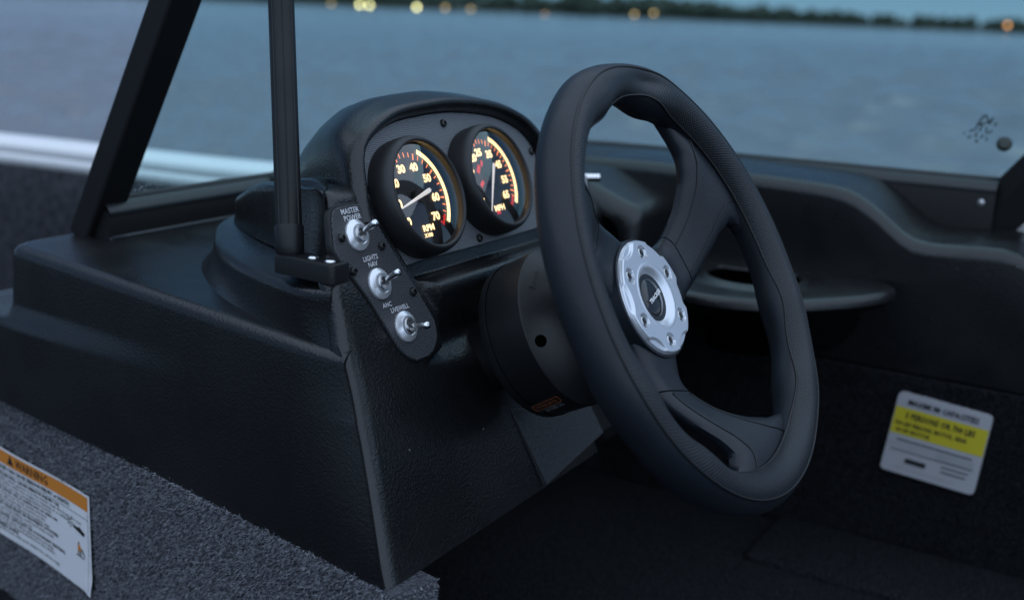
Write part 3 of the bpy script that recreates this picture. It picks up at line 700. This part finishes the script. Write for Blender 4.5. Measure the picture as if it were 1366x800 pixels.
def spoke(ang, sweep):
    def pt(r, s, side):
        a0 = rad(ang + sweep * sm((r - .05) / .095))
        hw = np.interp(r, [.02, .045, .07, .095, .115, .130, .142, .152, .160], [.032, .028, .0235, .0245, .029, .038, .054, .072, .085])
        w = -.036 + .038 * sm((r - .058) / .082)
        tk = np.interp(r, [.02, .12, .16], [.014, .017, .022])
        t = s * hw / r if r > .09 else None
        c, n_ = V3(math.cos(a0), math.sin(a0), 0), V3(-math.sin(a0), math.cos(a0), 0)
        if r > .09:
            # blend towards polar arcs so the spoke ends follow the rim
            k = sm((r - .09) / .05); lin = c * r + n_ * s * hw; pol = c * r * math.cos(t) + n_ * r * math.sin(t); q = lin * (1 - k) + pol * k
        else: q = c * r + n_ * s * hw
        e = abs(s) ** 5
        ww = w - .0055 * e if side > 0 else w - tk + .0055 * e
        return WF(q[0], q[1], ww)
    def part(r0, r1, nr):
        rows = []
        for r in np.linspace(r0, r1, nr):
            ss = np.linspace(-1, 1, 17)
            rows.append([pt(r, s, 1) for s in ss] + [pt(r, s, -1) for s in ss[::-1]])
        return np.array(rows)
    sp = grid("spoke", part(.02, .0735, 14), M_leather, sw, cv=True, caps=True, smooth=60)
    grid("spoke_trim", part(.0745, .158, 30), M_leather, sp, cv=True, caps=True, smooth=60)
    # leather seams flaring from the spoke to the rim
    for s in (-.62, .62):
        mesh("seam", *tube_vf([pt(r, s * np.interp(r, [.0745, .15], [.9, 1.0]), 1) + NW * .0003 for r in np.linspace(.076, .150, 30)], .0006, 6), M_thread, sp, smooth=180)
for a, sw_ in ((10, 23), (128, 22), (250, 27)): spoke(a, sw_)
mesh("hub_base", *lathe_vf(WF(0, 0, 0), NW, [(.036, -.056), (.046, -.052), (.048, -.044), (.0475, -.0345), (.044, -.0340)], 64, cap0=True, cap1=True), M_leather, sw, smooth=40)
# hub plate, a relief on a polar grid
NTH, NR = 240, 70
rr = np.concatenate([np.linspace(.0175, .0455, NR)])
def hubh(r, a):
    h = .0
    h -= .0045 * sm((.0245 - r) / .007)                       # dish round the centre cap
    h += .0003 * math.exp(-((r - .0255) / .001) ** 2)
    for k in range(6):
        c = rad(52 + 60 * k); x, y = r * math.cos(a) - .0575 * math.cos(c), r * math.sin(a) - .0575 * math.sin(c)
        h -= .0019 * sm((.0195 - math.hypot(x, y)) / .0018)
        b = rad(22 + 60 * k); x, y = r * math.cos(a) - .0350 * math.cos(b), r * math.sin(a) - .0350 * math.sin(b)
        h -= .0030 * sm((.0058 - math.hypot(x, y)) / .0008)
    h -= .0025 * sm((r - .0440) / .0015)
    return h
rows = []
for a in np.linspace(0, 2 * np.pi, NTH, endpoint=False):
    rows.append([WF(.0172 * math.cos(a), .0172 * math.sin(a), -.0375)] + [WF(r * math.cos(a), r * math.sin(a), -.0300 + hubh(r, a)) for r in rr] + [WF(.0457 * math.cos(a), .0457 * math.sin(a), -.0352)])
hp = grid("hub_plate", np.array(rows), M_alu, sw, cu=True, smooth=50)
for k in range(6):
    b = rad(22 + 60 * k); o = WF(.035 * math.cos(b), .035 * math.sin(b), -.0331)
    mesh("bolt", *lathe_vf(o, NW, [(.0042, .0), (.0040, .0018), (.0032, .0024), (.0024, .0024), (.0021, .0004)], 24), M_steel, hp, smooth=35)
    mesh("bolt_recess_shade", *lathe_vf(o, NW, [(.0054, .0003), (.0040, .0003), (.0022, .0005), (.0001, .0005)], 24), M_holeshade, hp)  # black disc, paints the shade in the recess round the bolt and its socket
cap = mesh("centre_cap", *lathe_vf(WF(0, 0, -.0375), NW, [(.0178, .0), (.0172, .0025), (.0135, .0042), (.008, .0052), (.0001, .0056)], 48), mat("gloss black cap", (.02, .021, .024), .12), sw, smooth=60)
mb = MB(); mb.add(*sect((0, 0), .0, .0, 0, 1, 0)) if False else None
mb = MB(); mb.add(*text_vf("TRACKER", .0046, WF(0, 0, -.0313), X * .97 + VW * .26, VW * .97 - X * .26, 1.15, 'CENTER', .0002)); mb.build("emblem_lettering", M_white, cap, smooth=0)
mb = MB()
for a0, a1 in ((20, 140), (200, 320)):
    a = np.radians(np.linspace(a0, a1, 14)); q = np.array([[WF(r * math.cos(t), r * math.sin(t), -.0330 - (r - .010) * .25) for r in (.0085, .0118)] for t in a]); mb.add(q.reshape(-1, 3), gridf(14, 2))
mb.build("emblem_swirl", mat("dark grey emblem", (.06, .062, .07), .3), cap, smooth=0)

# ------------------------------------------------------------------ support pole on the step
pole = thing("support_pole", "black tubular pole standing on the console step beside the switch panel", "pole", (.605, .545, .758))
p0, p1 = V3(.6055, .5500, .7790), V3(.6452, .5921, .952); ax = (p1 - p0) / np.linalg.norm(p1 - p0)
x_, y_, _ = frame_of(ax)
rows = []
for l in np.linspace(.012, .62, 3):
    row = []
    for a in np.linspace(0, 2 * np.pi, 72, endpoint=False):
        r = .0096 - .0005 * (math.cos(a * 8) > .9); row.append(p0 + ax * l + r * (math.cos(a) * x_ + math.sin(a) * y_))
    rows.append(row)
grid("tube", np.array(rows), M_plastic_s, pole, cv=True, caps=True, smooth=25)
mesh("sleeve", *lathe_vf(p0, ax, [(.0086, -.008), (.0102, -.005), (.0106, .0), (.0107, .0135), (.0103, .0145), (.0095, .0146)], 40), M_plastic_s, pole, smooth=35)
br = []
for t in np.linspace(0, np.pi, 12): br.append((.0 + .0115 * math.sin(t) , .0115 * math.cos(t)))
pl = [(.011 * math.cos(a), .011 * math.sin(a)) for a in np.linspace(np.pi / 2, 3 * np.pi / 2, 12)] + [(.048 + .004 * math.cos(a), -.006 + .004 * math.sin(a)) for a in np.linspace(-np.pi / 2, 0, 5)] + [(.048 + .004 * math.cos(a), .006 + .004 * math.sin(a)) for a in np.linspace(0, np.pi / 2, 5)]
bc, bx, by = V3(.6050, .5495, .7600), V3(-.07, -.9975, 0), V3(.9975, -.07, 0)
foot = mesh("foot_bracket", *prism_vf(lambda u, v, w: bc + bx * u + by * v + Z * w, pl, 0, .0140, .002), M_plastic_s, pole, smooth=35)
for u in (.024, .041):
    mesh("screw", *lathe_vf(bc + bx * u + Z * .0137, Z, [(.0044, 0), (.0043, .0008), (.003, .0018), (.0001, .0021)], 20), M_chrome, foot, smooth=60)

# ------------------------------------------------------------------ windshield
wsd = thing("windshield", "tinted boat windshield in a black frame with a raked post", "windshield", (.74, .92, .72))
RK = V3(.0, -.127, .224); RK /= np.linalg.norm(RK)         # rake
FN = np.cross(X, RK); FN = FN if FN[1] > 0 else -FN          # towards the bow
b0 = V3(.7395, .925, .716)
P, f = box_vf(b0 + V3(.0028, 0, 0) + FN * .013 + RK * .40 + X * 0, X, FN, RK, .0185, .0135, .41)
def bevbox(name, P, f, m, parent, r=.002):
    me_o = mesh(name, P, f, m, parent, smooth=0); bm = bmesh.new(); bm.from_mesh(me_o.data); bmesh.ops.recalc_face_normals(bm, faces=bm.faces[:])
    bmesh.ops.bevel(bm, geom=bm.edges[:], offset=r, segments=2, profile=.5, affect='EDGES'); bm.to_mesh(me_o.data); bm.free(); return me_o
bevbox("raked_post", P, f, M_paint, wsd, .003)
# bottom path of the glass (plan), and inward lean
gpath = np.concatenate([cr([(.732, .918), (.9, .918), (1.12, .912), (1.28, .885), (1.38, .83), (1.435, .74), (1.45, .62), (1.45, .19)], 60)])
T = np.gradient(gpath, axis=0); T /= np.linalg.norm(T, axis=1)[:, None]; inn = np.stack([T[:, 1], -T[:, 0]], 1)   # inward = aft / port
zb = np.interp(gpath[:, 0] + (0.92 - gpath[:, 1]), [.74, 1.2, 1.5, 2.2], [.752, .755, .772, .778])
ztop = 1.22
P = []
for off in (0, .004):
    rows = []
    for h in np.linspace(-.006, .44, 4):
        lean = .567 * h * np.interp(np.arange(60), [0, 30, 59], [1, .8, .45])
        r_ = [V3(gpath[i, 0] + inn[i, 0] * (lean[i] - off), gpath[i, 1] + inn[i, 1] * (lean[i] - off), zb[i] + h) for i in range(60)]
        rows.append(r_ + [r_[-1] + V3(0, -.30 * max(h, 0) / .44 - .004, 0)])
    P.append(np.array(rows))
grid("glass_pane", P[0], M_glass, wsd, smooth=180)
# bottom rail: rounded bar whose foot follows the deck
zf = np.interp(np.arange(60), [0, 12, 26, 40, 50, 59], [.712, .718, .740, .742, .728, .690])
rows = []
for i in range(60):
    q = [(-.014, zf[i]), (.018, zf[i]), (.019, zb[i] - .013), (.017, zb[i] - .009), (.010, zb[i] - .007), (.0085, zb[i] - .001), (.006, zb[i] + .001), (.0025, zb[i] + .001), (-.002, zb[i]), (-.013, zb[i] - .004)]
    rows.append([V3(gpath[i, 0] + inn[i, 0] * a, gpath[i, 1] + inn[i, 1] * a, z) for a, z in q])
grid("bottom_rail", np.array(rows), M_paint, wsd, cv=True, caps=True, smooth=40)
rows = [[V3(gpath[i, 0] + inn[i, 0] * a, gpath[i, 1] + inn[i, 1] * a, zb[i] + h) for a, h in ((.0193, -.0135), (.0202, -.0115), (.0180, -.0065), (.0120, -.0005), (.0085, .001), (.006, .000))] for i in range(60)]
grid("glazing_strip", np.array(rows), mat("satin grey strip", (.011, .012, .014), .34), wsd, smooth=60)
mesh("foot_seal", *tube_vf([V3(gpath[i, 0] + inn[i, 0] * .0195, gpath[i, 1] + inn[i, 1] * .0195, max(zf[i], .7165) + .001) for i in range(0, 34)], .0019, 8), mat("grey seal", (.05, .052, .058), .4), wsd, smooth=180)
mb = MB()
for i in range(70):
    x_d = .775 + abs(rng.normal(0, .05)); h_d = .002 + abs(rng.normal(0, .011)); y_d = .918 - .567 * h_d - .0006; r_d = rng.uniform(.0003, .0008)
    mb.add(iv * V3(r_d, r_d * .5, r_d) + V3(x_d, y_d, .752 + h_d), iff)
mb.build("water_droplets", mat("water drops", (.55, .6, .62), .1), wsd, smooth=180, kind="stuff")
mesh("glazing_gasket", *tube_vf([V3(gpath[i, 0] + inn[i, 0] * .0045, gpath[i, 1] + inn[i, 1] * .0045, zb[i] + .0005) for i in range(60)], .0042, 8), M_rubber, wsd, smooth=180)
# rear post of the starboard pane
rp = [V3(1.45, .200, .722), V3(1.452, .165, .722), V3(1.42, .02, .90), V3(1.42, .095, .93), V3(1.448, .188, .785)]
rpp = np.array([[q + X * d for q in [V3(1.44, .200, .722), V3(1.44, .168, .716), V3(1.40, .00, .93), V3(1.40, .058, .955), V3(1.44, .190, .782)]] for d in (0, .028)])
grid("rear_post", rpp, M_paint, wsd, cv=True, caps=True, smooth=0)
P, f = lathe_vf(V3(1.438, .190, .822), V3(-1, -.15, .3), [(.0085, 0), (.0088, .003), (.007, .005), (.003, .0055), (.0001, .0052)], 24); mesh("glass_button", P, f, mat("green black knob", (.015, .022, .017), .4), wsd, smooth=50)
mb = MB()
for a, b, ang, l, t in ((-.2, 1.6, 60, .9, .22), (.3, 1.7, 120, .8, .2), (.7, 1.6, 65, .8, .25), (.2, 1.2, 20, 1.1, .16), (-.5, .7, 75, .9, .2), (-.1, .6, 75, .8, .2), (-.3, .9, 10, .6, .16), (.5, .5, 100, .7, .2), (.9, .5, 50, .5, .2), (-.9, .1, 30, .6, .22), (-.4, -.2, 80, .5, .25), (.2, -.2, 60, .5, .2), (.7, -.3, 100, .4, .22), (-1.0, -.6, 30, .5, .2), (-.2, -.8, 60, .4, .25), (-1.6, -.4, 20, .25, .18), (1.2, 1.4, 70, .4, .2)):
    o = V3(1.4335, .217, .832) + .0115 * (V3(0, -.97, -.22) * a + V3(0, -.10, .99) * b); ca, sa = math.cos(rad(ang)), math.sin(rad(ang))
    e1 = (V3(0, -.97, -.22) * ca + V3(0, -.1, .99) * sa) * .0115 * l * .5; e2 = (V3(0, .97, .22) * sa + V3(0, -.1, .99) * ca) * .0115 * t * .5
    mb.add([o - e1 - e2, o + e1 - e2 * .5, o + e1 + e2, o - e1 + e2 * .6], [(0, 1, 2, 3)])
mb.build("worn_marking", M_ink, wsd, smooth=0)
mesh("rail_bolt", *lathe_vf(V3(1.4315, .205, .752), -X, [(.0045, 0), (.004, .002), (.0001, .003)], 16), M_steel, wsd)

# ------------------------------------------------------------------ starboard side dash
sdash = thing("side_dash", "black moulded starboard side panel with rounded ledge and cup holder shelf", "boat panel", (1.3, .3, .56))
edge = cr([(.90, .765), (.80, .769), (.672, .771), (.587, .773), (.463, .772), (.357, .769), (.325, .763), (.30, .750), (.275, .732), (.257, .720), (.233, .716), (.165, .720), (.136, .717), (.08, .70), (-.2, .69), (-.8, .69)], 110)
rows = []
for y, z in edge:
    q = [(1.435, z + .003), (1.40, z + .004), (1.35, z + .003), (1.315, z + .001)]
    for a in np.linspace(90, 180, 8): q.append((1.315 + .015 * math.cos(rad(a)), z - .014 + .015 * math.sin(rad(a))))
    q += [(1.301, z - .06), (1.300, .60), (1.302, .566), (1.33, .562)]
    rows.append([V3(x, y, zz) for x, zz in q])
grid("ledge_moulding", np.array(rows), M_plastic, sdash, smooth=60)
# forward pocket block below the ledge
def dash_block(name, x0, x1, yf, zf, zbk, r):
    """moulded dash block: sloping top, rounded brow, face towards the driver, rounded left corner"""
    prof = [(yf + .012, .45), (yf, zf - r - .05)] + [(yf + r * (1 - math.sin(rad(a))) , zf - r + r * math.cos(rad(a))) for a in np.linspace(90, 8, 9)] + [(yf + .085, zf + .026), (.90, zbk)]
    secs_ = []
    for k in range(9):
        a = rad(k * 90 / 8); off = r * (1 - math.sin(a)); secs_.append([V3(x0 + r * (1 - math.cos(a)), y + off, z - off * .8) for y, z in prof])
    secs_.append([V3(x1, y, z) for y, z in prof])
    return grid(name, np.array(secs_), M_plastic, sdash, smooth=60)
dash_block("pocket_block", 1.185, 1.315, .540, .738, .768, .022)
dash_block("pocket_shelf", .965, 1.20, .585, .738, .765, .020)
P = []
for k, (g, yy) in enumerate(((0, .5835), (.004, .5815), (.008, .5835), (.012, .592), (.014, .62))):
    P.append([V3(x, yy, z) for x, z in [(1.02 + g, .55 + g), (1.165 - g, .55 + g)] + [(1.145 + (.020 - g) * math.cos(rad(a)) , .695 + (.020 - g) * math.sin(rad(a))) for a in np.linspace(0, 90, 6)] + [(1.04 - (.020 - g) * math.sin(rad(a)), .695 + (.020 - g) * math.cos(rad(a))) for a in np.linspace(0, 90, 6)]])
grid("pocket_recess", np.array(P), M_plastic_s, sdash, cv=True, smooth=60)
# shelf with cup holder
so = cr([(1.31, .60), (1.19, .56), (1.12, .50), (1.094, .423), (1.115, .350), (1.183, .288), (1.245, .257), (1.285, .262), (1.31, .30)], 60)
cc = np.array([1.212, .402]); n = len(so)
hole = np.array([cc + .052 * np.array([math.cos(t), math.sin(t)]) for t in [math.atan2(q[1] - cc[1], q[0] - cc[0]) for q in so]])
def lift(q, z): return np.stack([q[:, 0], q[:, 1], np.full(len(q), z)], 1)
P = [lift(so, .575), lift(so, .628), lift(so, .658)]
for a in np.linspace(0, 90, 6)[1:]: P.append(lift(so + (cc - so) / np.linalg.norm(cc - so, axis=1)[:, None] * .008 * (1 - math.cos(rad(a))), .661 + .008 * math.sin(rad(a))))
P[0][:, 0] = np.maximum(P[0][:, 0] + .17, 1.296); P[1][:, 0] = np.minimum(P[1][:, 0] + .075, 1.31); P[1][:, 1] += (.40 - P[1][:, 1]) * .25
for s in (.5,): P.append(lift(hole + (P[-1][:, :2] - hole) * s, .669))
P += [lift(hole * 1.0 + (hole - cc) * .2, .669), lift(hole + (hole - cc) * .12, .6725), lift(hole + (hole - cc) * .03, .6725), lift(hole, .669)]
grid("cup_holder_shelf", np.array(P), M_plastic, sdash, cv=True, smooth=50)
mesh("cup_well_shade", *lathe_vf(V3(cc[0], cc[1], 0), Z, [(.0525, .668), (.0515, .660), (.047, .59), (.0001, .589)], 40), M_holeshade, sdash)  # well coloured black to paint the shade down the cup hole
mesh("lower_carpet", *box_vf(V3(1.325, .2, .455), X, Y, Z, .025, 1.1, .108), M_shadecarpet, sdash, smooth=0)
pile("lower_carpet_pile", 26000, -.2, .62, .345, .562, lambda s, z: np.stack([np.full(len(s), 1.30), s, z], 1), V3(-1, 0, 0), sdash, None, (.004, .008), .0012, m=M_shadecarpet)
rbox("floor_step", (1.17, -.6, .30), (1.30, .37, .355), .008, M_shadecarpet, sdash)

# capacity plate
cpl = thing("capacity_plate", "white plate with a yellow band on the dark carpet at right", "sticker", (1.29, .2, .49))
c00, c10, c11, c01 = V3(1.2935, .2435, .5445), V3(1.2935, .1405, .5360), V3(1.2935, .1490, .4395), V3(1.2935, .2545, .4470)
def KP(a, b, w=0.):     # a along, b down
    return (c00 * (1 - a) * (1 - b) + c10 * a * (1 - b) + c11 * a * b + c01 * (1 - a) * b) - X * w
def rr_out(r=.05, n=5):
    o = []
    for cx, cy, a0 in ((1 - r, r, -90), (1 - r, 1 - r, 0), (r, 1 - r, 90), (r, r, 180)):
        for t in np.linspace(0, 90, n): o.append((cx + r * math.cos(rad(a0 + t)), cy + r * math.sin(rad(a0 + t))))
    return o
mesh("plate", *prism_vf(lambda u, v, w: KP(u, v, w), rr_out(), -.006, .0008), mat("grey white vinyl", (.36, .36, .38), .5), cpl, smooth=0)
def kquad(a0, a1, b0, b1, w=.0012): return [KP(a0, b0, w), KP(a1, b0, w), KP(a1, b1, w), KP(a0, b1, w)], [(0, 1, 2, 3)]
MB().add(*kquad(.008, .992, .175, .51)).build("yellow_band", M_yellow, cpl, smooth=0)
ex, ey = (c10 - c00), (c00 - c01)
mb = MB(); mg = MB()
def ktext(t, size, a, b, al='CENTER', bold=.0002, mm=None, sx=1.):
    (mm or mb).add(*text_vf(t, size, KP(a, b, .0018), ex / np.linalg.norm(ex), ey / np.linalg.norm(ey), sx, al, bold, 1))
ktext("MAXIMUM CAPACITIES", .0095, .50, .10, sx=.8)
ktext("5 PERSONS OR 700 LBS", .0105, .50, .265, sx=.72, bold=.0003)
ktext("900 LBS PERSONS, MOTOR, GEAR", .0072, .42, .375, sx=.75)
ktext("40 HP MOTOR", .006, .06, .455, "LEFT")
mb.add(*kquad(.10, .90, .565, .58, .0018)); mb.add(*kquad(.06, .93, .70, .71, .0018)); mb.add(*kquad(.24, .46, .785, .845, .0018)); mb.add(*kquad(.62, .90, .76, .775, .0018)); mb.add(*kquad(.62, .88, .82, .835, .0018))
for b in (.62, .66): ktext("THIS BOAT COMPLIES WITH SAFETY STANDARDS", .0031, .34, b, bold=0, mm=mg)
mg.add(*kquad(.55, .93, .60, .685, .0016)); ktext("IN EFFECT ON THE DATE OF CERTIFICATION", .0034, .45, .92, bold=0, mm=mg)
mb.build("black_lettering", M_ink, cpl, smooth=0); mg.build("grey_lettering", M_greyink, cpl, smooth=0)

# chrome key behind the wheel rim
ig = thing("ignition_key", "small bright chrome key lever on the dash behind the steering wheel", "key", (1.02, .53, .75))
k0 = V3(1.0196, .5272, .789)
mesh("key_bar", *tube_vf([k0, k0 + V3(.009, -.014, .0005), k0 + V3(.0096, -.015, .0006)], [.0042, .0042, .002], 12), M_chrome, ig, smooth=50)
mesh("lock_barrel", *tube_vf([k0 + V3(0, .004, -.045), k0 + V3(0, .001, -.014), k0 + V3(0, 0, .003)], [.008, .0075, .005], 16), M_steel, ig, smooth=50)
